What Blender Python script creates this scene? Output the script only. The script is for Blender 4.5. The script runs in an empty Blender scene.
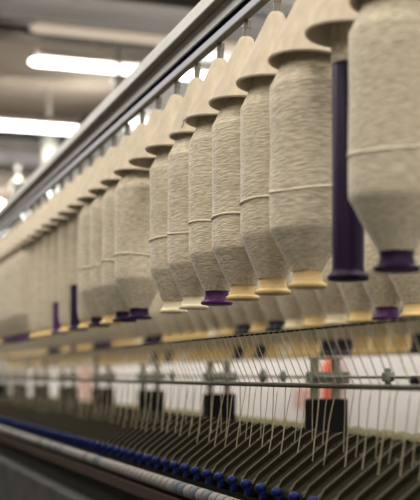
import bpy, math, random
from mathutils import Vector
random.seed(7)
S = bpy.context.scene
COL = S.collection
PI = math.pi

# ------------------------------------------------------------------ camera geometry
F = 1100.0                      # focal length in pixels of a 420 px wide frame
XV, YV = -162.0, 375.0          # where the rows vanish
TH = math.atan((210 - XV) / F)
CT, ST = math.cos(TH), math.sin(TH)
ZC = 1.30                       # camera height above the floor

def row_y(xp, u):               # distance along a row (at lateral xp) for an offset u from the vanishing point
    zc = F * xp / u
    return (zc - xp * CT * ST) / CT

def at_h(px, py, h):            # the point of the plane h above the camera seen at a pixel
    zc = F * h / (YV - py)
    xc = (px - 210) / F * zc
    return Vector((xc * CT + zc * ST, zc * CT - xc * ST, ZC + h))

def at_x(px, py, xp):
    u = px - XV
    zc = F * xp / u
    return Vector((xp * CT, row_y(xp, u), ZC + (YV - py) * zc / F))

# ------------------------------------------------------------------ materials
def mat(name, color, rough=0.6, metal=0.0, sheen=0.0, spec=0.4, emit=None, estr=0.0, noise=None, bump=None):
    m = bpy.data.materials.new(name); m.use_nodes = True
    nt = m.node_tree; b = nt.nodes['Principled BSDF']
    b.inputs['Base Color'].default_value = (*color, 1)
    b.inputs['Roughness'].default_value = rough
    b.inputs['Metallic'].default_value = metal
    b.inputs['Specular IOR Level'].default_value = spec
    if sheen:
        b.inputs['Sheen Weight'].default_value = sheen
        b.inputs['Sheen Roughness'].default_value = 0.4
    if emit:
        b.inputs['Emission Color'].default_value = (*emit, 1)
        b.inputs['Emission Strength'].default_value = estr
    if noise:                                   # (scale vector, spread)
        tc = nt.nodes.new('ShaderNodeTexCoord'); mp = nt.nodes.new('ShaderNodeMapping')
        mp.inputs['Scale'].default_value = noise[0]
        n = nt.nodes.new('ShaderNodeTexNoise'); n.inputs['Scale'].default_value = 1.0
        n.inputs['Detail'].default_value = 4
        r = nt.nodes.new('ShaderNodeValToRGB')
        k = noise[1]
        r.color_ramp.elements[0].position = 0.3; r.color_ramp.elements[1].position = 0.7
        r.color_ramp.elements[0].color = (*[c * (1 - k) for c in color], 1)
        r.color_ramp.elements[1].color = (*[min(1, c * (1 + k)) for c in color], 1)
        nt.links.new(tc.outputs['Object'], mp.inputs['Vector'])
        nt.links.new(mp.outputs['Vector'], n.inputs['Vector'])
        nt.links.new(n.outputs['Fac'], r.inputs['Fac'])
        nt.links.new(r.outputs['Color'], b.inputs['Base Color'])
        if bump:
            bp = nt.nodes.new('ShaderNodeBump'); bp.inputs['Strength'].default_value = bump
            bp.inputs['Distance'].default_value = 0.003
            nt.links.new(n.outputs['Fac'], bp.inputs['Height'])
            nt.links.new(bp.outputs['Normal'], b.inputs['Normal'])
    return m

def wool_material(name, light, dark):
    m = bpy.data.materials.new(name); m.use_nodes = True
    nt = m.node_tree; b = nt.nodes['Principled BSDF']
    b.inputs['Roughness'].default_value = 0.95
    b.inputs['Sheen Weight'].default_value = 0.35
    b.inputs['Sheen Roughness'].default_value = 0.45
    uv = nt.nodes.new('ShaderNodeUVMap')
    oi = nt.nodes.new('ShaderNodeObjectInfo')
    sh = nt.nodes.new('ShaderNodeVectorMath'); sh.operation = 'ADD'
    cmb = nt.nodes.new('ShaderNodeCombineXYZ')
    ml = nt.nodes.new('ShaderNodeMath'); ml.operation = 'MULTIPLY'; ml.inputs[1].default_value = 9.0
    nt.links.new(oi.outputs['Random'], ml.inputs[0]); nt.links.new(ml.outputs[0], cmb.inputs['Z'])
    mp = nt.nodes.new('ShaderNodeMapping')
    mp.inputs['Rotation'].default_value = (0, 0, R(-5))
    mp2 = nt.nodes.new('ShaderNodeMapping'); mp2.inputs['Scale'].default_value = (58, 300, 1)
    nt.links.new(uv.outputs['UV'], mp.inputs['Vector'])
    nt.links.new(mp.outputs['Vector'], mp2.inputs['Vector'])
    nt.links.new(mp2.outputs['Vector'], sh.inputs[0]); nt.links.new(cmb.outputs['Vector'], sh.inputs[1])
    n = nt.nodes.new('ShaderNodeTexNoise'); n.inputs['Scale'].default_value = 1.0
    n.inputs['Detail'].default_value = 1.5; n.inputs['Distortion'].default_value = 0.25
    nt.links.new(sh.outputs['Vector'], n.inputs['Vector'])
    # broad layers of the winding
    mp3 = nt.nodes.new('ShaderNodeMapping'); mp3.inputs['Scale'].default_value = (3, 42, 1)
    nt.links.new(uv.outputs['UV'], mp3.inputs['Vector'])
    sh2 = nt.nodes.new('ShaderNodeVectorMath'); sh2.operation = 'ADD'
    nt.links.new(mp3.outputs['Vector'], sh2.inputs[0]); nt.links.new(cmb.outputs['Vector'], sh2.inputs[1])
    n2 = nt.nodes.new('ShaderNodeTexNoise'); n2.inputs['Scale'].default_value = 1.0
    nt.links.new(sh2.outputs['Vector'], n2.inputs['Vector'])
    ad = nt.nodes.new('ShaderNodeMath'); ad.operation = 'MULTIPLY_ADD'
    ad.inputs[1].default_value = 0.30
    nt.links.new(n2.outputs['Fac'], ad.inputs[0]); nt.links.new(n.outputs['Fac'], ad.inputs[2])
    r = nt.nodes.new('ShaderNodeValToRGB')
    r.color_ramp.elements[0].position = 0.42; r.color_ramp.elements[1].position = 0.82
    r.color_ramp.elements[0].color = (*dark, 1); r.color_ramp.elements[1].color = (*light, 1)
    nt.links.new(ad.outputs[0], r.inputs['Fac'])
    nt.links.new(r.outputs['Color'], b.inputs['Base Color'])
    bp = nt.nodes.new('ShaderNodeBump'); bp.inputs['Strength'].default_value = 0.7
    bp.inputs['Distance'].default_value = 0.003
    nt.links.new(n.outputs['Fac'], bp.inputs['Height']); nt.links.new(bp.outputs['Normal'], b.inputs['Normal'])
    return m
def R(d): return d * PI / 180

M = {}
M['wool'] = wool_material('cream_roving', (0.72, 0.64, 0.485), (0.42, 0.36, 0.25))
M['cone'] = mat('cream_cone', (0.53, 0.455, 0.345), 0.75, noise=((60, 60, 9), 0.09))
M['beige'] = mat('beige_plastic', (0.68, 0.49, 0.22), 0.4)
M['pale'] = mat('pale_plastic', (0.74, 0.64, 0.44), 0.35)
M['purple'] = mat('purple_plastic', (0.062, 0.014, 0.076), 0.4, spec=.25)
M['dark'] = mat('dark_purple_plastic', (0.018, 0.007, 0.030), 0.45, spec=.12)
M['black'] = mat('black_plastic', (0.012, 0.010, 0.02), 0.35)
M['steel'] = mat('brushed_steel', (0.66, 0.65, 0.63), 0.5, 0.1, noise=((40, 4, 40), 0.10))
M['lip'] = mat('polished_aluminium', (0.52, 0.53, 0.60), 0.5, 0.0)
M['shaded_metal'] = mat('shaded_metal', (0.13, 0.12, 0.09), 0.6, 0.2)  # rail undersides: their shade is put into this dark colour
M['slot'] = mat('matte_black', (0.004, 0.004, 0.010), 1.0, spec=0.0)
M['pin'] = mat('zinc_pin', (0.22, 0.21, 0.175), 0.4, 0.5)
M['strand'] = mat('highlight_strand', (0.78, 0.71, 0.57), 0.9)  # paler than the roving: the ridge's highlight is put into the colour
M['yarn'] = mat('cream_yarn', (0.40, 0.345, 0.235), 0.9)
M['rod'] = mat('dark_rod', (0.07, 0.062, 0.038), 0.6, 0.1, spec=.2)
M['rear_rod'] = mat('grey_rod', (0.22, 0.21, 0.18), 0.5, 0.4)
M['clamp'] = mat('grey_green_clamp', (0.20, 0.22, 0.19), 0.6, 0.0)
M['arm'] = mat('olive_arm', (0.017, 0.0152, 0.008), 0.9, 0.0, spec=.06, noise=((30, 30, 30), 0.25))
M['arm_edge'] = mat('lighter_edge', (0.10, 0.09, 0.058), 0.6, 0.1)  # lighter lines along the plate edges
M['hump'] = mat('olive_pad', (0.15, 0.135, 0.07), 0.8)
M['bed'] = mat('dark_bed', (0.022, 0.020, 0.012), 0.7, spec=.2)
M['blue'] = mat('blue_plastic', (0.006, 0.013, 0.08), 0.5, spec=.12)
M['cot'] = mat('white_cot', (0.17, 0.155, 0.145), 0.7, noise=((90, 90, 90), 0.15))
M['cotb'] = mat('blue_grey_cot', (0.07, 0.08, 0.10), 0.7)
M['redbrown'] = mat('red_brown_paint', (0.04, 0.02, 0.013), 0.8, spec=.2)
M['panel'] = mat('grey_panel', (0.05, 0.048, 0.045), 0.7, spec=.2, noise=((9, 5, 9), 0.3))
M['post'] = mat('olive_post', (0.24, 0.235, 0.165), 0.6)
M['box'] = mat('black_box', (0.006, 0.006, 0.007), 0.7, spec=.15)
M['red'] = mat('red_paint', (0.66, 0.15, 0.09), 0.8, spec=.1)
M['pink'] = mat('faded_red_paint', (0.66, 0.43, 0.38), 0.7)
M['wall'] = mat('white_wall', (0.74, 0.71, 0.70), 0.8, noise=((1.2, 1.2, 1.2), 0.05))
M['ceil'] = mat('brown_grey_ceiling', (0.36, 0.305, 0.25), 0.85, noise=((0.8, 0.8, 0.8), 0.15))
M['beam'] = mat('dark_beam', (0.075, 0.065, 0.052), 0.8)
M['duct'] = mat('galvanised_duct', (0.55, 0.56, 0.585), 0.5, 0.0)
M['paleduct'] = mat('pale_duct', (0.62, 0.66, 0.69), 0.5)
M['beigelamp'] = mat('beige_lamp_glow', (0.74, 0.66, 0.55), 0.6, emit=(1, .86, .70), estr=.42)  # weak glow added to brighten the beige tube
M['housing'] = mat('lamp_housing', (0.42, 0.38, 0.33), 0.6)
M['lamp'] = mat('lit_tube', (1, 1, 1), 0.5, emit=(1.0, 0.99, 0.97), estr=9.0)
M['floor'] = mat('grey_floor', (0.13, 0.12, 0.11), 0.6, noise=((3, 3, 3), 0.15))
M['palebox'] = mat('pale_box', (0.32, 0.31, 0.28), 0.6)
M['crack'] = mat('torn_edge', (0.05, 0.03, 0.02), 0.9)

# ------------------------------------------------------------------ mesh helpers
class MB:
    def __init__(s): s.v = []; s.f = []; s.uv = []
    def add(s, vs, fs, uvs=None):
        o = len(s.v); s.v += [tuple(v) for v in vs]
        for i, f in enumerate(fs):
            s.f.append([a + o for a in f])
            s.uv.append(uvs[i] if uvs else [(0, 0)] * len(f))
        return s
    def lathe(s, prof, seg=24, c=(0, 0, 0), axis='z', caps=True):
        vs = []; n = len(prof)
        def pos(r, a, z):
            p = (r * math.cos(a), r * math.sin(a), z)
            if axis == 'y': p = (p[0], p[2], p[1])
            if axis == 'x': p = (p[2], p[0], p[1])
            return (p[0] + c[0], p[1] + c[1], p[2] + c[2])
        for r, z in prof:
            for k in range(seg): vs.append(pos(r, 2 * PI * k / seg, z))
        fs = []; uvs = []; L = 0; acc = [0]
        for i in range(1, n):
            L += math.hypot(prof[i][0] - prof[i-1][0], prof[i][1] - prof[i-1][1]); acc.append(L)
        for i in range(n - 1):
            for k in range(seg):
                k2 = (k + 1) % seg
                q = [i*seg+k, i*seg+k2, (i+1)*seg+k2, (i+1)*seg+k]
                if axis == 'y': q = q[::-1]
                fs.append(q)
                a0, a1 = 0.42 * k / seg, 0.42 * (k + 1) / seg
                t = [(a0, acc[i]), (a1, acc[i]), (a1, acc[i+1]), (a0, acc[i+1])]
                uvs.append(t if axis != 'y' else t[::-1])
        if caps:
            for ring, rev in ((0, True), (n - 1, False)):
                q = [ring*seg + k for k in range(seg)]
                if rev != (axis == 'y'): q = q[::-1]
                fs.append(q); uvs.append([(0, 0)] * seg)
        return s.add(vs, fs, uvs)
    def prism(s, pts, a, b, axis='y'):              # polygon extruded from a to b along an axis
        n = len(pts)
        def pos(p, t):
            return (p[0], t, p[1]) if axis == 'y' else ((t, p[0], p[1]) if axis == 'x' else (p[0], p[1], t))
        vs = [pos(p, a) for p in pts] + [pos(p, b) for p in pts]
        fs = [[i, (i+1) % n, n + (i+1) % n, n + i] for i in range(n)] + [list(range(n))[::-1], list(range(n, 2*n))]
        return s.add(vs, fs)
    def box(s, x0, x1, y0, y1, z0, z1):
        return s.prism([(x0, y0), (x1, y0), (x1, y1), (x0, y1)], z0, z1, 'z')
    def tube(s, pts, r, seg=6):
        pts = [Vector(p) for p in pts]; vs = []; fs = []
        for i, p in enumerate(pts):
            d = (pts[min(i+1, len(pts)-1)] - pts[max(i-1, 0)]).normalized()
            a = d.cross(Vector((0, 0, 1)))
            if a.length < 1e-3: a = d.cross(Vector((0, 1, 0)))
            a.normalize(); b = d.cross(a)
            for k in range(seg):
                t = 2 * PI * k / seg
                vs.append(p + a * (r * math.cos(t)) + b * (r * math.sin(t)))
        for i in range(len(pts) - 1):
            for k in range(seg):
                k2 = (k + 1) % seg
                fs.append([i*seg+k, i*seg+k2, (i+1)*seg+k2, (i+1)*seg+k])
        fs.append(list(range(seg))); fs.append([(len(pts)-1)*seg + k for k in range(seg)][::-1])
        return s.add(vs, fs)
    def mesh(s, name, m, smooth=True, bevel=0):
        me = bpy.data.meshes.new(name)
        me.from_pydata(s.v, [], s.f)
        uvl = me.uv_layers.new(name='UVMap')
        i = 0
        for poly, uv in zip(s.f, s.uv):
            for c in uv: uvl.data[i].uv = c; i += 1
        import bmesh
        bm = bmesh.new(); bm.from_mesh(me)
        bmesh.ops.recalc_face_normals(bm, faces=bm.faces)
        if bevel:
            es = [e for e in bm.edges if len(e.link_faces) == 2 and e.calc_face_angle(0) > 0.5]
            bmesh.ops.bevel(bm, geom=es, offset=bevel, segments=2, affect='EDGES', profile=0.5)
        bm.to_mesh(me); bm.free()
        if smooth:
            me.shade_smooth() if hasattr(me, 'shade_smooth') else None
            me.set_sharp_from_angle(angle=R(38))
        me.materials.append(m)
        return me

def link(name, data, parent=None, loc=(0, 0, 0), rot=(0, 0, 0)):
    o = bpy.data.objects.new(name, data); COL.objects.link(o)
    o.location = loc; o.rotation_euler = rot
    if parent: o.parent = parent
    return o
def tag(o, label, cat, group=None, kind=None):
    if label: o['label'] = label
    if cat: o['category'] = cat
    if group: o['group'] = group
    if kind: o['kind'] = kind
    return o
def thing(name, label, cat, loc=(0, 0, 0), rot=(0, 0, 0), group=None):
    return tag(link(name, None, None, loc, rot), label, cat, group)
def structure(name, mb, m, smooth=False):
    o = link(name, mb.mesh(name, m, smooth)); o['kind'] = 'structure'; return o
ORD = ['zeroth', 'first', 'second', 'third', 'fourth', 'fifth', 'sixth', 'seventh', 'eighth', 'ninth', 'tenth',
       'eleventh', 'twelfth', 'thirteenth', 'fourteenth', 'fifteenth', 'sixteenth', 'seventeenth', 'eighteenth',
       'nineteenth', 'twentieth', 'twenty-first', 'twenty-second', 'twenty-third', 'twenty-fourth', 'twenty-fifth',
       'twenty-sixth', 'twenty-seventh', 'twenty-eighth', 'twenty-ninth', 'thirtieth']

# ------------------------------------------------------------------ the hall
structure('floor', MB().box(-5, 4.5, -3, 46, -0.1, 0), M['floor'])
structure('ceiling', MB().box(-5, 4.5, -3, 46, ZC + 3.0, ZC + 3.15), M['ceil'])
structure('wall_right', MB().box(4.3, 4.5, -3, 46, 0, ZC + 3.0), M['wall'])
structure('wall_far', MB().box(-5, 4.3, 45.8, 46, 0, ZC + 3.0), M['ceil'])
def beam(name, y_px, th, hb, m=M['beam']):
    p = at_h(15, y_px, hb)
    structure(name, MB().box(-5, 4.3, p.y - th / 2, p.y + th / 2, p.z, ZC + 3.0), m)
beam('shadow_beam_1', 18, 0.30, 2.72)  # dark bar standing in for a band of shadow on the ceiling
beam('trim_2', 37, 0.22, 2.72)
beam('trim_3', 142, 0.40, 2.72)
beam('trim_4', 171, 0.45, 2.72)
beam('trim_5', 225, 0.8, 2.72)
def duct(y_px, h, r, label):
    p = at_h(15, y_px, h)
    t = thing('air_duct', label, 'duct', (0, p.y, p.z), group=None)
    mb = MB(); prof = [(r, -4.9), (r, 4.25)]
    mb.lathe(prof, 20, (0, 0, 0), 'x')
    link('duct_pipe', mb.mesh('duct_pipe', M['duct']), t)
    for k in range(5):
        x = -4 + k * 2.2
        link('duct_strap', MB().lathe([(r + .012, x - .03), (r + .012, x + .03)], 20, (0, 0, 0), 'x').box(x - .015, x + .015, -.02, .02, r, ZC + 3.0 - p.z).mesh('duct_strap', M['housing']), t)
duct(8, 2.55, 0.06, 'thin grey air duct crossing the ceiling at top left')
duct(-2, 2.55, 0.06, 'grey air duct along the very top edge, nearest the camera')
duct(157, 2.45, 0.095, 'grey air duct crossing the ceiling below the second lit tube')

def lamp(x0, x1, y, z, label, lit=True, r=0.029):
    t = thing('ceiling_tube_lamp', label, 'lamp', ((x0 + x1) / 2, y, z), group='tube lamps on the ceiling')
    h = (x1 - x0) / 2
    prof = [(r * .45, -h), (r * .8, -h + .02), (r, -h + .05), (r, h - .05), (r * .8, h - .02), (r * .45, h)]
    link('tube', MB().lathe(prof, 16, (0, 0, 0), 'x').mesh('tube', M['lamp'] if lit else M['beigelamp']), t)
    link('housing', MB().box(-h * .96, h * .96, -.05, .05, r + .003, r + .07).mesh('housing', M['housing'], False), t)
    for s in (-.6, .6):
        link('hanging_rod', MB().tube([(s * h, 0, r + .07), (s * h, 0, ZC + 3.0 - z)], .004).mesh('hanging_rod', M['housing']), t)
p = at_h(30, 61.5, 2.5); lamp(p.x, p.x + 2.6, p.y, p.z, 'lit white tube lamp with its rounded left end, upper of the lit ones')
SP = p.y
p = at_h(30, 27.5, 2.5); lamp(p.x, p.x + 2.6, p.y, p.z, 'beige tube lamp with an added glow above the lit tube at top left', False, .034)
p = at_h(81, 131, 2.5); lamp(p.x - 2.6, p.x, p.y, p.z, 'lit white tube lamp cut off by the left edge of the photo', True, .039)
p = at_h(5, 206, 2.5); lamp(p.x - 2.6, p.x, p.y, p.z, 'far lit tube lamp, small white spot at left beside the rail', True, .07)

t = thing('air_duct', 'pale grey square duct seen through the gap between the rail and the cones', 'duct', (0, 0, ZC + 2.62))
link('duct_case', MB().box(2.78, 3.35, -.5, 45, 0, .17).mesh('duct_case', M['paleduct'], False, .01), t)
for k in range(8):
    link('duct_strap', MB().box(2.76, 3.37, 1 + 3.1 * k, 1.06 + 3.1 * k, -.012, .379).mesh('duct_strap', M['housing'], False), t)
def hung_box(px, py, w, h, hh, label):
    p = at_h(px, py, hh)
    t = thing('junction_box', label, 'box', p)
    link('box_body', MB().box(-w, w, -w, w, -h, h).mesh('box_body', M['palebox'], False, .01), t)
    link('hanging_conduit', MB().tube([(0, 0, h), (0, 0, ZC + 3.0 - p.z)], .02).mesh('hanging_conduit', M['palebox']), t)
hung_box(119, 83, .05, .05, 2.3, 'small pale square box hung beside the rail below the lit tube')
hung_box(49, 151, .075, .16, 2.35, 'tall pale box hung under the second lit tube')
hung_box(18, 187, .08, .07, 2.3, 'pale greenish box hung near the far end of the rail')

# ------------------------------------------------------------------ creel rails
X1 = .87
YA, YB = 0.75, 8.4
def rail(xo, label, h=0.0):
    t = thing('creel_rail', label, 'rail', (0, 0, ZC + h))
    a, b = YA, YB
    def strip(name, x0, x1, z0, z1, m):
        mb = MB().box((x0 + xo) * CT, (x1 + xo) * CT, a, b, z0, z1)
        link(name, mb.mesh(name, m, False, .0012), t)
    strip('underside_bar', .864, .8815, .763, .766, M['shaded_metal'])
    strip('lower_lip', .863, .8805, .766, .783, M['lip'])
    strip('slot_shade', .868, .8805, .783, .800, M['slot'])  # black strip stands in for the shade inside the slot
    strip('face_plate', .863, .8805, .800, .8325, M['steel'])
    strip('cover_underside', .840, .8805, .8325, .8355, M['shaded_metal'])
    strip('top_cover', .839, .8805, .8355, .8665, M['steel'])
    return t
rail(0, 'long steel bobbin rail running diagonally from top centre to left edge')
ROWS = [(X1, .161), (1.62, .161), (2.3, .084), (3.05, .109)]
BIG = 1.25
for (xp, h), w in zip(ROWS[1:], ('second', 'third', 'fourth')):
    rail(xp - X1, 'steel bobbin rail above the %s row, behind the front bobbins' % w, h - .161 + (BIG - 1) * .6015)

# ------------------------------------------------------------------ hangers and bobbins
# heights below are above the bottom of the bobbin's base
Z0 = .161
def cone_mesh(r, name, sh=0.0):
    zb, zt = .5785 - Z0, .722 - Z0
    outer = [(r, zb), (r + .0012, zb + .003), (r - .001, zb + .0075)]
    for k in range(1, 9):
        t = k / 8; outer.append((r + (.0155 - r) * t, zb + .0075 + (zt - zb - .0075) * t))
    outer += [(.0125, zt + .003), (.006, zt + .003)]
    inner = [(.006, zt - .004), (.0115, zt - .005), (r - .004, zb)]
    prof = inner[::1] + [(r, zb)]
    full = outer + inner + [(r, zb)]
    return MB().lathe(full, 40, caps=False).mesh(name, M['cone'])
CONE = cone_mesh(.0731, 'cone'); CONE_SMALL = cone_mesh(.060, 'cone')
PIN = MB().lathe([(.0075, .724 - Z0), (.0075, .745 - Z0), (.0088, .746 - Z0), (.0088, .7625 - Z0)], 14).mesh('pin', M['pin'])
SPIN = MB().lathe([(.008, .572 - Z0), (.008, .72 - Z0)], 12).mesh('spindle', M['pin'])
ROD = MB().lathe([(.008, .575 - Z0), (.008, .7625 - Z0)], 8).mesh('hanger_rod', M['pin'])

def base_mesh(m, name='tube_base', hi=True):
    prof = [(.016, 0), (.0345, .0), (.0366, .002), (.0368, .006), (.0335, .009), (.0300, .011), (.0282, .016), (.0268, .022), (.0278, .036), (.016, .039)]
    return MB().lathe(prof, 32 if hi else 16).mesh(name, m)
BASE = {k: base_mesh(M[k]) for k in ('beige', 'pale', 'purple', 'dark', 'black')}
BASE_LO = {k: base_mesh(M[k], hi=False) for k in ('beige', 'pale', 'purple', 'dark', 'black')}
def roving_mesh(R0, seg=40, lo=False, zt=.275, seed=0):
    rnd = random.Random(seed)
    z1 = zt - Z0; z2 = .530 - Z0
    prof = [(.016, .0312), (.0298, .0315), (.0315, .036)]
    for k in range(1, 6):
        t = k / 6; prof.append((.0315 + (R0 - .0315) * t + .0012 * math.sin(PI * t), .036 + (z1 - .036) * t))
    prof += [(R0 - .0008, z1 - .004), (R0, z1 + .002), (R0 + .0006, z1 + .010)]
    for k in range(1, 6):
        prof.append((R0 + .0010 * rnd.uniform(-1, 1), z1 + .01 + (z2 - .01 - z1) * k / 6))
    prof += [(R0, z2), (R0 - .0010, z2 + .004), (R0 - .006, z2 + .014), (R0 - .0145, z2 + .032), (R0 - .022, z2 + .048), (R0 - .027, z2 + .062), (.016, z2 + .064)]
    if lo: prof = prof[1:3] + prof[8:11] + prof[15:18] + prof[19:]
    return MB().lathe(prof, seg).mesh('roving', M['wool'])
def strand_mesh(R0, z, tilt, seed, part=(0, 1)):
    pts = []
    rnd = random.Random(seed)
    w = rnd.uniform(0, 6)
    for k in range(49):
        a = 2 * PI * (part[0] + (part[1] - part[0]) * k / 48)
        pts.append(((R0 + .0008) * math.cos(a), (R0 + .0008) * math.sin(a), z + tilt * math.cos(a + w) + .0012 * math.sin(3 * a + w)))
    return MB().tube(pts, .0022, 6).mesh('loose_strand', M['strand'])
GB = 'cream roving bobbins of the front row'
def n_u(n): return 1 / (.00179 + .00017 * n)
NF = 29
front_pos = [(X1 * CT, row_y(X1, n_u(n)), ZC + Z0) for n in range(NF)]
kinds = ['dark', 'tube', 'beige', 'beige', 'beige', 'purple', 'pale', 'pale', None, 'dark', 'dark', 'beige', 'dark', 'thin',
         'tubeT', 'thin', 'tubeT', 'thin', 'thin', 'thin', 'purple', 'purple', 'dark', 'purple', 'purple', 'beige', 'purple', 'beige', 'purple']
radii = {0: .0745, 2: .0700, 3: .0650, 4: .0667, 5: .0640, 6: .0640, 7: .0615, 9: .0705}
CN = {'dark': 'dark purple', 'beige': 'beige', 'pale': 'pale cream', 'purple': 'purple', 'black': 'black'}
for n in range(NF):
    loc = front_pos[n]; kind = kinds[n]
    if n == 0: hl = 'cream cone hanger above the largest bobbin at right edge'
    elif n == 1: hl = 'cream cone hanger above the bare purple tube'
    elif n == 6: hl = 'cream cone hanger with a cracked, smaller rim in the middle of the rail'
    elif n == 8: hl = 'cream cone hanger holding no bobbin, beside the wide purple-based bobbin'
    elif n < 8: hl = 'cream cone hanger on the rail, %s to the left of the bare purple tube' % ORD[n - 1]
    else: hl = 'blurred cream cone hanger on the rail, %s beyond the empty hanger' % ORD[n - 8]
    lean = R(3.3)
    h = thing('cone_hanger', hl, 'bobbin hanger', (loc[0] - .424 * math.sin(lean), loc[1], loc[2] + .424 * (1 - math.cos(lean))), (0, lean, 0), 'cone hangers along the front rail')
    link('cone', CONE_SMALL if n == 6 else CONE, h, (0, 0, 0), (0, 0, random.uniform(0, 6)))
    link('pin', PIN, h); link('spindle', SPIN, h)
    if n == 6:
        pts = []
        for k, (a, z) in enumerate(((203, .59), (207, .600), (203, .608), (210, .616), (213, .626))):
            rr = .0612 + (.0155 - .060) * (z - .5925) / (.722 - .5925)
            pts.append((rr * math.cos(R(a + 20)), rr * math.sin(R(a + 20)), z - Z0))
        link('crack', MB().tube(pts, .0009, 5).mesh('crack', M['crack']), h)
    if kind is None: continue
    rotz = random.uniform(-.5, .5)
    if kind in ('tube', 'tubeT'):
        lab = {1: 'bare dark purple bobbin tube hanging left of the largest bobbin',
               14: 'nearly empty dark purple tube, first of two in the blurred part of the row',
               16: 'shorter-showing nearly empty purple tube nearer the left edge'}[n]
        t = thing('bobbin_tube', lab, 'bobbin', loc, (0, 0, 0), 'bare tubes in the front row')
        zt = {1: .53, 14: .325, 16: .285}[n] - Z0
        mt = M['dark'] if n != 16 else M['purple']
        prof = [(.016, 0), (.033, 0), (.0356, .002), (.0358, .007), (.0325, .011), (.029, .014), (.0275, .02), (.0275, zt - .002), (.026, zt)]
        link('tube_body', MB().lathe(prof, 32).mesh('tube_body', mt), t)
        w = link('cotton_layer', MB().lathe([(.02, zt), (.0288 if n == 1 else .033, zt), (.0292 if n == 1 else .0345, zt + .02), (.0288 if n == 1 else .034, .592 - Z0), (.02, .594 - Z0)], 32).mesh('cotton_layer', M['wool']), t)
        w['label'] = 'thin cream layer left at the top of the tube'
        continue
    if kind == 'thin':
        t = thing('bobbin_tube', 'blurred slim bobbin with beige base, %s left of the empty hanger' % ORD[n - 8], 'bobbin', loc, (0, 0, 0), 'slim far bobbins in the front row')
        link('tube_base', BASE['beige'], t)['label'] = 'beige flanged base'
        link('cotton_layer', MB().lathe([(.02, .03), (.031, .031), (.036, .06), (.038, .40), (.034, .43), (.02, .432)], 24).mesh('cotton_layer', M['wool']), t)
        continue
    if n == 0: lab = 'largest cream roving bobbin with dark purple base at the right edge'
    elif n == 5: lab = 'sharp cream roving bobbin with bright purple base in the middle of the row'
    elif n == 9: lab = 'wide cream roving bobbin with dark purple base behind the empty hanger'
    elif n < 8: lab = 'cream roving bobbin with %s base, %s left of the bare purple tube' % (CN[kind], ORD[n - 1])
    else: lab = 'blurred cream roving bobbin with %s base, %s left of the empty hanger' % (CN[kind], ORD[n - 8])
    t = thing('roving_bobbin', lab, 'bobbin', loc, (0, 0, rotz), GB)
    R0 = radii.get(n, random.uniform(.063, .068))
    link('roving', roving_mesh(R0, 48 if n < 12 else 28, zt=.275 + random.uniform(-.006, .006) + (.008 if n == 0 else 0), seed=n), t)
    link('tube_base', BASE[kind], t)['label'] = CN[kind] + ' flanged base'
    if n < 18:
        zz = .342 - Z0 + random.uniform(-.008, .008)
        link('loose_strand', strand_mesh(R0, zz, random.uniform(.002, .007), n), t)

# rows behind: only their lower ends show between the front bases and the guide rods
ROVE = [roving_mesh(r, 24, seed=40 + i) for i, r in enumerate((.064, .0665, .068))]
for ri, (umin, umax) in zip((1, 2, 3), ((160, 610), (170, 610), (180, 610))):
    xp, hb = ROWS[ri]
    pitch = .00017 * X1 / xp
    base0 = {1: .002278 - 5 * pitch, 2: .001650, 3: .001655}[ri]
    w = ('second', 'third', 'fourth')[ri - 1]
    k = -1 if 1 / (base0 - pitch) < umax else 0
    cnt = 0
    rnd = random.Random(ri * 11)
    while True:
        v = base0 + k * pitch
        if 1 / v < umin: break
        cnt += 1
        if ri == 1:
            kd = {-1: 'beige', 0: 'purple', 1: 'beige', 2: 'pale', 3: 'beige', 4: 'pale', 5: 'black', 6: 'beige', 7: 'black', 8: 'beige', 9: 'pale', 10: 'beige',
                  11: 'beige', 12: 'beige', 13: 'beige', 14: 'dark', 15: 'dark', 16: 'pale', 17: 'beige', 18: 'beige', 19: 'beige', 20: 'purple', 21: 'dark', 22: 'dark', 23: 'beige', 24: 'beige', 25: 'beige', 26: 'purple', 27: 'beige', 28: 'beige', 29: 'black', 30: 'black'}.get(k) or rnd.choice(['beige', 'purple', 'beige', 'dark', 'pale'])
        else:
            kd = rnd.choice(['beige', 'beige', 'beige', 'pale', 'beige', 'dark', 'beige'])
            px = 1 / v + XV
            if ri == 2 and (233 < px < 246 or 262 < px < 274 or 326 < px < 352 or 412 < px): kd = 'black'
            elif px > 200 and kd == 'dark': kd = 'beige'
        if ri == 1 and cnt <= 30:
            lab = 'roving bobbin with %s base in the second row, %s from the right edge' % (CN[kd], ORD[cnt])
        elif ri == 1:
            lab = 'blurred far roving bobbin with %s base in the second row at left' % CN[kd]
        else:
            lab = 'cream roving bobbin with %s base in the %s row, mostly hidden' % (CN[kd], w)
        t = thing('roving_bobbin', lab, 'bobbin', (xp * CT, row_y(xp, 1 / v), ZC + hb), (0, 0, rnd.uniform(0, 6)), 'roving bobbins with %s base of the %s row' % (CN[kd], w))
        t.scale = (BIG, BIG, BIG)
        link('roving', ROVE[cnt % 3], t, (0, 0, .030 if ri > 1 else 0))
        bo = link('tube_base', BASE_LO[kd], t)
        bo['label'] = CN[kd] + ' flanged base'
        if ri > 1: bo.scale = (1.1, 1.1, 1.85)
        link('hanger_rod', ROD, t)
        k += 1

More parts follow.
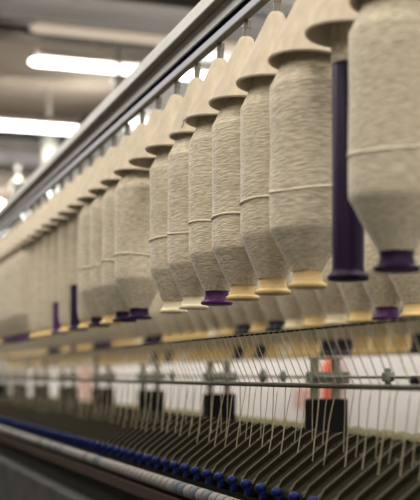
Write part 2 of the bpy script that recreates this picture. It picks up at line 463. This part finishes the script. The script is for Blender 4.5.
# ------------------------------------------------------------------ machine frame below
RX, RH = 1.02, -.125             # ridge of the drafting arms
BX, BH = .86, -.236              # line of the blue caps
frame = thing('spinning_frame', 'long dark spinning frame under the arms, with grey lower panel', 'machine', (0, 0, 0))
ya, yb = 0.6, 12.0
def part(name, mb, m, bevel=.003, label=None):
    o = link(name, mb.mesh(name, m, False, bevel), frame)
    if label: o['label'] = label
    return o
def X(xp): return xp * CT
part('drafting_bed', MB().prism([(X(BX) + .02, ZC + BH - .025), (X(RX) + .05, ZC + RH - .030), (X(RX) + .05, ZC - .36), (X(BX) + .02, ZC - .36)], ya, yb), M['bed'])
part('red_beam', MB().box(X(.825), X(.93), ya, yb, ZC - .335, ZC - .302), M['redbrown'], label='red-brown painted beam')
part('dark_panel', MB().box(X(.86), X(1.0), ya, yb, ZC - .42, ZC - .336), M['bed'])
part('grey_panel', MB().box(X(.80), X(1.05), ya, yb, .25, ZC - .421), M['panel'], label='grey lower panel')
part('inner_bed', MB().box(X(1.0), X(3.0), ya, yb, .22, ZC - .42), M['bed'])
for yy in (ya + .4, 3.6, 7.6, 11.4):
    part('foot', MB().box(X(.86), X(2.9), yy, yy + .12, 0, .26), M['bed'])

def rod(name, xp, h, r, m, label):
    t = thing(name, label, 'rod', (X(xp), 0, ZC + h))
    link('rod_bar', MB().tube([(0, ya, 0), (0, yb, 0)], r, 10).mesh('rod_bar', m), t)
    return t
GX, GH = .957, -.0215
UX, UH = .92, .0895
t1 = rod('roving_guide_rod', UX, UH, .0019, M['slot'], 'thin dark rod just under the bases of the second row, strands looped over it')
t2 = rod('thread_guide_rod', GX, GH, .0052, M['rod'], 'dark olive rod the threads bend over, across the white background')

# creel stands: posts with black boxes
stand_u = [1 / (.002053 + .000575 * k) for k in range(-1, 9)]
SX = 1.48
for k, u in enumerate(stand_u):
    y = row_y(SX, u)
    if k == 0: lab = 'creel stand with a black box, out of sight past the right edge'
    elif k == 1: lab = 'nearest creel stand, black box in front of the red extinguisher'
    elif k < 5: lab = 'creel stand with black box, %s from the right, on white background' % ORD[k]
    else: lab = 'blurred small creel stand with black box, %s from the right' % ORD[k]
    if k == 0 or k > 8: continue
    t = thing('creel_stand', lab, 'stand', (X(SX), y, ZC), (0, 0, 0), 'creel stands with black boxes')
    for s in (-1, 1):
        link('post', MB().box(s * .035 - .011, s * .035 + .011, -.011, .011, -.4195, .046).mesh('post', M['post'], False, .003), t)
    link('box_case', MB().box(-.057, .057, -.045, .03, -.20, -.072).mesh('box_case', M['box'], False, .006), t)
    mb = MB().box(-.070, .070, -.027, -.0115, -.026, .010).box(-.05, .05, -.033, -.024, -.015, .0)
    link('bracket', mb.mesh('bracket', M['clamp'], False, .003), t)
    link('top_plate', MB().box(-.05, .05, -.014, .014, .0465, .052).mesh('top_plate', M['post'], False, .002), t)
t3 = rod('rear_guide_rod', 1.435, -.006, .0042, M['rear_rod'], 'grey rear rod with clamps, level with the posts behind the threads')
for px, big in ((263, 1), (283, .8), (388, .95), (172, 1), (113, 1)):
    q = at_x(px, 378, 1.435); big *= .74
    mb = MB().box(-.014 * big, .014 * big, -.026 * big, .026 * big, -.016 * big, .018 * big).box(-.009 * big, .009 * big, -.013 * big, .013 * big, .017 * big, .034 * big).box(-.009 * big, .009 * big, -.010 * big, .012 * big, -.030 * big, -.015 * big).lathe([(.011 * big, -.034 * big), (.011 * big, .034 * big)], 12, (0, 0, 0), 'y')
    c = link('rod_clamp', mb.mesh('rod_clamp', M['clamp'], False, .003), t3, (0, q.y, 0))
q = at_x(421.5, 379.5, GX + .012)
tag(link('stop_knob', MB().lathe([(.005, -.011), (.0068, -.009), (.0068, .008), (.004, .011)], 14, (0, 0, 0), 'y').mesh('stop_knob', M['box']), None, (X(GX), q.y, ZC + GH + .0122)), 'small black knob on the dark rod at the right edge', 'knob')

# ------------------------------------------------------------------ drafting arms, caps, rollers
dx, dz = X(BX) - X(RX), BH - RH
L = math.hypot(dx, dz); ang = math.atan2(-dz, -dx)     # slope of the deck
PITCH_A = .066
w = PITCH_A / 2
def local(mb_fn): return mb_fn
# arm geometry in its own frame: x runs down the slope towards the aisle (negative), z is normal to the deck
body_pts = [(0.012, -.018), (0.012, .000), (-.01, .004), (-L + .012, .004), (-L + .002, -.004), (-L + .002, -.018)]
ARM = MB().prism(body_pts, -w + .0035, w - .011).mesh('arm_body', M['arm'], False, .002)
RIB = MB().prism([(.004, -.012), (.004, .010), (-.02, .0155), (-L + .03, .0135), (-L + .008, .004), (-L + .008, -.012)], w - .0105, w - .004).mesh('side_rib', M['arm'], False, .001)
EDGE = MB().tube([(.002, w - .0072, .0108), (-.02, w - .0072, .0165), (-L + .03, w - .0072, .0145), (-L + .009, w - .0072, .005)], .0013, 6).mesh('bright_edge', M['arm_edge'])
EDGE2 = MB().tube([(-.016, -w + .012, .0045), (-L + .015, -w + .012, .0045)], .0011, 6).mesh('bright_edge', M['arm_edge'])
KNOB = MB().lathe([(.0042, .002), (.0046, .008), (.003, .0105)], 10, (-.052, -.013, 0)).mesh('screw', M['black'])
u_a = []
y = row_y(RX, 640)
yend = 6.6
i = 0
while y < yend:
    i += 1
    lab = ('olive slanted drafting plate, %s from the right edge' % ORD[i]) if i <= 24 else 'blurred far olive drafting plate in the row at left'
    t = thing('drafting_unit', lab, 'drafting unit', (X(RX), y, ZC + RH), (0, -ang, 0), 'drafting plates along the deck' if i <= 24 else 'far drafting plates along the deck')
    link('arm_body', ARM, t); link('side_rib', RIB, t)
    link('bright_edge', EDGE, t); link('bright_edge', EDGE2, t)
    link('screw', KNOB, t)
    y += PITCH_A

part('back_beam', MB().box(X(1.61), X(1.72), ya, yb, ZC - .4199, ZC - .215), M['arm'])
prof = [(.030, -.2148), (.045, -.2145)]
for k in range(7):
    a = PI / 2 * k / 6; prof.append((.0455 * math.cos(a) + .0005, -.210 + .045 * math.sin(a)))
DRUM = MB().lathe(prof, 20).mesh('bobbin_pad', M['hump'])
y = row_y(1.665, 640); i = 0
while y < 8.6:
    i += 1
    lab = ('olive domed pad behind the slanted plates, %s from the right edge' % ORD[i]) if i <= 20 else 'blurred far olive domed pad behind the slanted plates'
    o = link('domed_pad', DRUM, None, (X(1.665), y, ZC))
    tag(o, lab, 'pad', 'domed pads behind the plates' if i <= 20 else 'far domed pads')
    y += .101

CAP = MB().lathe([(.006, -.016), (.0065, -.005), (.0105, .000), (.0115, .004), (.0095, .009), (.005, .0125), (.002, .013)], 16).mesh('cap_head', M['blue'])
CAPB = MB().prism([(-.011, -.020), (.026, -.020), (.022, -.006), (-.004, -.004)], -.007, .007).mesh('cap_bracket', M['blue'], False, .002)
y = row_y(BX, 600); i = 0
while y < 6.9:
    i += 1
    lab = ('blue plastic cap at the foot of the arms, %s from the right end' % ORD[i]) if i <= 22 else 'blurred far blue plastic cap in the row at left'
    t = thing('blue_cap', lab, 'cap', (X(BX) - .002, y, ZC + BH + .004), (0, -.35, 0), 'blue caps along the foot of the arms' if i <= 22 else 'far blue caps')
    link('cap_head', CAP, t); link('cap_bracket', CAPB, t)
    y += .0864
COT = {}
for k in ('cot', 'cotb'):
    COT[k] = MB().lathe([(.012, -.0185), (.0150, -.018), (.0165, -.015), (.0165, .015), (.0150, .018), (.012, .0185)], 18, (0, 0, 0), 'y').mesh('roller_cot', M[k])
AX = MB().lathe([(.009, -.0235), (.009, .0235)], 12, (0, 0, 0), 'y').mesh('roller_axle', M['bed'])
y = row_y(.835, 600); i = 0
rnd = random.Random(5)
while y < 6.9:
    i += 1
    kd = 'cotb' if rnd.random() < .16 else 'cot'
    nm = 'blue-grey' if kd == 'cotb' else 'white'
    lab = ('%s drafting roller below the blue caps, %s from the right end' % (nm, ORD[i])) if i <= 28 else 'blurred far %s drafting roller below the blue caps' % nm
    t = thing('drafting_roller', lab, 'roller', (X(.835), y, ZC - .276), (0, 0, 0), 'drafting rollers below the caps' if i <= 28 else 'far %s drafting rollers' % nm)
    link('roller_cot', COT[kd], t); link('roller_axle', AX, t)
    y += .047

# ------------------------------------------------------------------ threads
PT = .036
rnd = random.Random(21)
y = row_y(GX, 640); i = 0
def deck(tt, up=.006):            # a point on the drafting deck, tt down from its ridge
    return X(RX) + dx * tt, ZC + RH + dz * tt + up
while y < 6.4 and i < 150:
    i += 1
    j = rnd.uniform(-.005, .005)
    long = i % 2
    ex, ez = deck((.50 if long else .30) + rnd.uniform(-.04, .04))
    ey = (.004 if long else .040) + rnd.uniform(-.006, .006)
    sy = y + rnd.uniform(-.008, .008)
    P = [(X(UX) + .0035, sy, ZC + UH - .0105), (X(UX) + .0033, sy, ZC + UH + .0008), (X(UX), sy, ZC + UH + .0034), (X(UX) - .0031, sy, ZC + UH + .0008)]
    gx, gz = X(GX) + .0055, ZC + GH + .002
    for k in range(1, 6):
        t = k / 6
        P.append((P[3][0] + (gx - P[3][0]) * t, P[3][1] + (y + j - P[3][1]) * t, P[3][2] + (gz - P[3][2]) * t - .002 * math.sin(PI * t)))
    P.append((gx + .001, y + j, gz))
    ph = rnd.uniform(0, 6); am = rnd.uniform(.0005, .0022)
    for k in range(1, 8):
        t = k / 7
        P.append((gx + (ex - gx) * t + am * math.sin(ph + 5 * t) * (1 - t), y + j + ey * t + am * 1.3 * math.sin(ph * 2 + 6 * t) * (1 - t * .6), gz + (ez - gz) * t))
    lab = ('cream yarn strand bending over the dark rod, %s from the right edge' % ORD[i]) if i <= 30 else 'blurred far cream yarn strand hanging from the bobbins to the arms'
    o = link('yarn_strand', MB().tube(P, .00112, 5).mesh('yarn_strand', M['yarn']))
    tag(o, lab, 'yarn', 'yarn strands over the guide rod' if i <= 30 else 'far yarn strands')
    y += PT

# ------------------------------------------------------------------ red things on the wall behind
def extinguisher(px, py, sc, m, label):
    q = at_x(px, py, 4.4)
    t = thing('fire_extinguisher', label, 'fire extinguisher', (4.298 - .115 * sc, q.y, q.z - .28 * sc))
    link('cylinder_body', MB().lathe([(.09, 0), (.105, .012), (.105, .40), (.09, .45), (.05, .48), (.035, .50)], 24).mesh('cylinder_body', m), t)
    link('valve', MB().lathe([(.03, .50), (.03, .55), (.02, .56)], 12).box(-.02, .02, -.10, .05, .545, .565).mesh('valve', M['black']), t)
    link('hose', MB().tube([(0, -.05, .53), (-.02, -.12, .48), (-.03, -.13, .3), (-.02, -.125, .15)], .012).mesh('hose', M['black']), t)
    link('wall_bracket', MB().box(.09, .114, -.05, .05, .1, .4).mesh('wall_bracket', M['box'], False), t)
    t.scale = (sc, sc, sc)
extinguisher(326, 377, .76, M['red'], 'red fire extinguisher on the white wall behind the nearest black box')
def cabinet(px, py, wd, ht, m, label):
    q = at_x(px, py, 4.45)
    t = thing('hose_cabinet', label, 'cabinet', (4.296, q.y, q.z))
    link('cabinet_body', MB().box(-.12, 0, -wd, wd, -ht, ht).mesh('cabinet_body', m, False, .01), t)
    d = link('door', MB().box(-.135, -.121, -wd * .92, wd * .92, -ht * .94, ht * .94).mesh('door', m, False, .005), t)
    link('handle', MB().box(-.155, -.136, wd * .55, wd * .7, -.05, .05).mesh('handle', M['duct'], False), d)
cabinet(302, 398, .08, .10, M['pink'], 'small faded red cabinet on the wall left of the extinguisher')
cabinet(84, 383, .30, .30, M['pink'], 'faded red cabinet far along the white wall at left')

# ------------------------------------------------------------------ light
def area(name, loc, sx, sy, power, color=(1, .955, .88), rot=(0, 0, 0)):
    l = bpy.data.lights.new(name, 'AREA'); l.shape = 'RECTANGLE'; l.size = sx; l.size_y = sy
    l.energy = power; l.color = color
    o = bpy.data.objects.new(name, l); COL.objects.link(o); o.location = loc; o.rotation_euler = rot
for k in range(-1, 14):                                # the hall's rows of tube lamps (those out of frame too)
    yk = SP - 2.35 * 3 + 2.35 * (k - 1)
    for xx in (-.5, 2.6):
        area('tube_light', (xx, yk, ZC + 2.42), 2.4, .12, 60 if xx < 0 else 56)
        area('tube_uplight', (xx, yk, ZC + 2.50), 2.4, .12, 27, rot=(PI, 0, 0))
w = bpy.data.worlds.new('hall_light'); S.world = w; w.use_nodes = True
bg = w.node_tree.nodes['Background']
bg.inputs['Color'].default_value = (1.0, .93, .80, 1); bg.inputs['Strength'].default_value = .05

# ------------------------------------------------------------------ camera
cd = bpy.data.cameras.new('camera'); co = bpy.data.objects.new('camera', cd); COL.objects.link(co)
co.location = (0, 0, ZC); co.rotation_euler = (PI / 2, 0, -TH)
cd.sensor_fit = 'HORIZONTAL'; cd.sensor_width = 36; cd.lens = 36 * F / 420
cd.shift_y = (YV - 250) / 420
cd.clip_start = .05; cd.clip_end = 100
cd.dof.use_dof = True; cd.dof.focus_distance = 2.42; cd.dof.aperture_fstop = cd.lens / 27.0
S.camera = co
S.view_settings.view_transform = 'Standard'; S.view_settings.look = 'None'
S.view_settings.gamma = 1; S.view_settings.exposure = -0.1
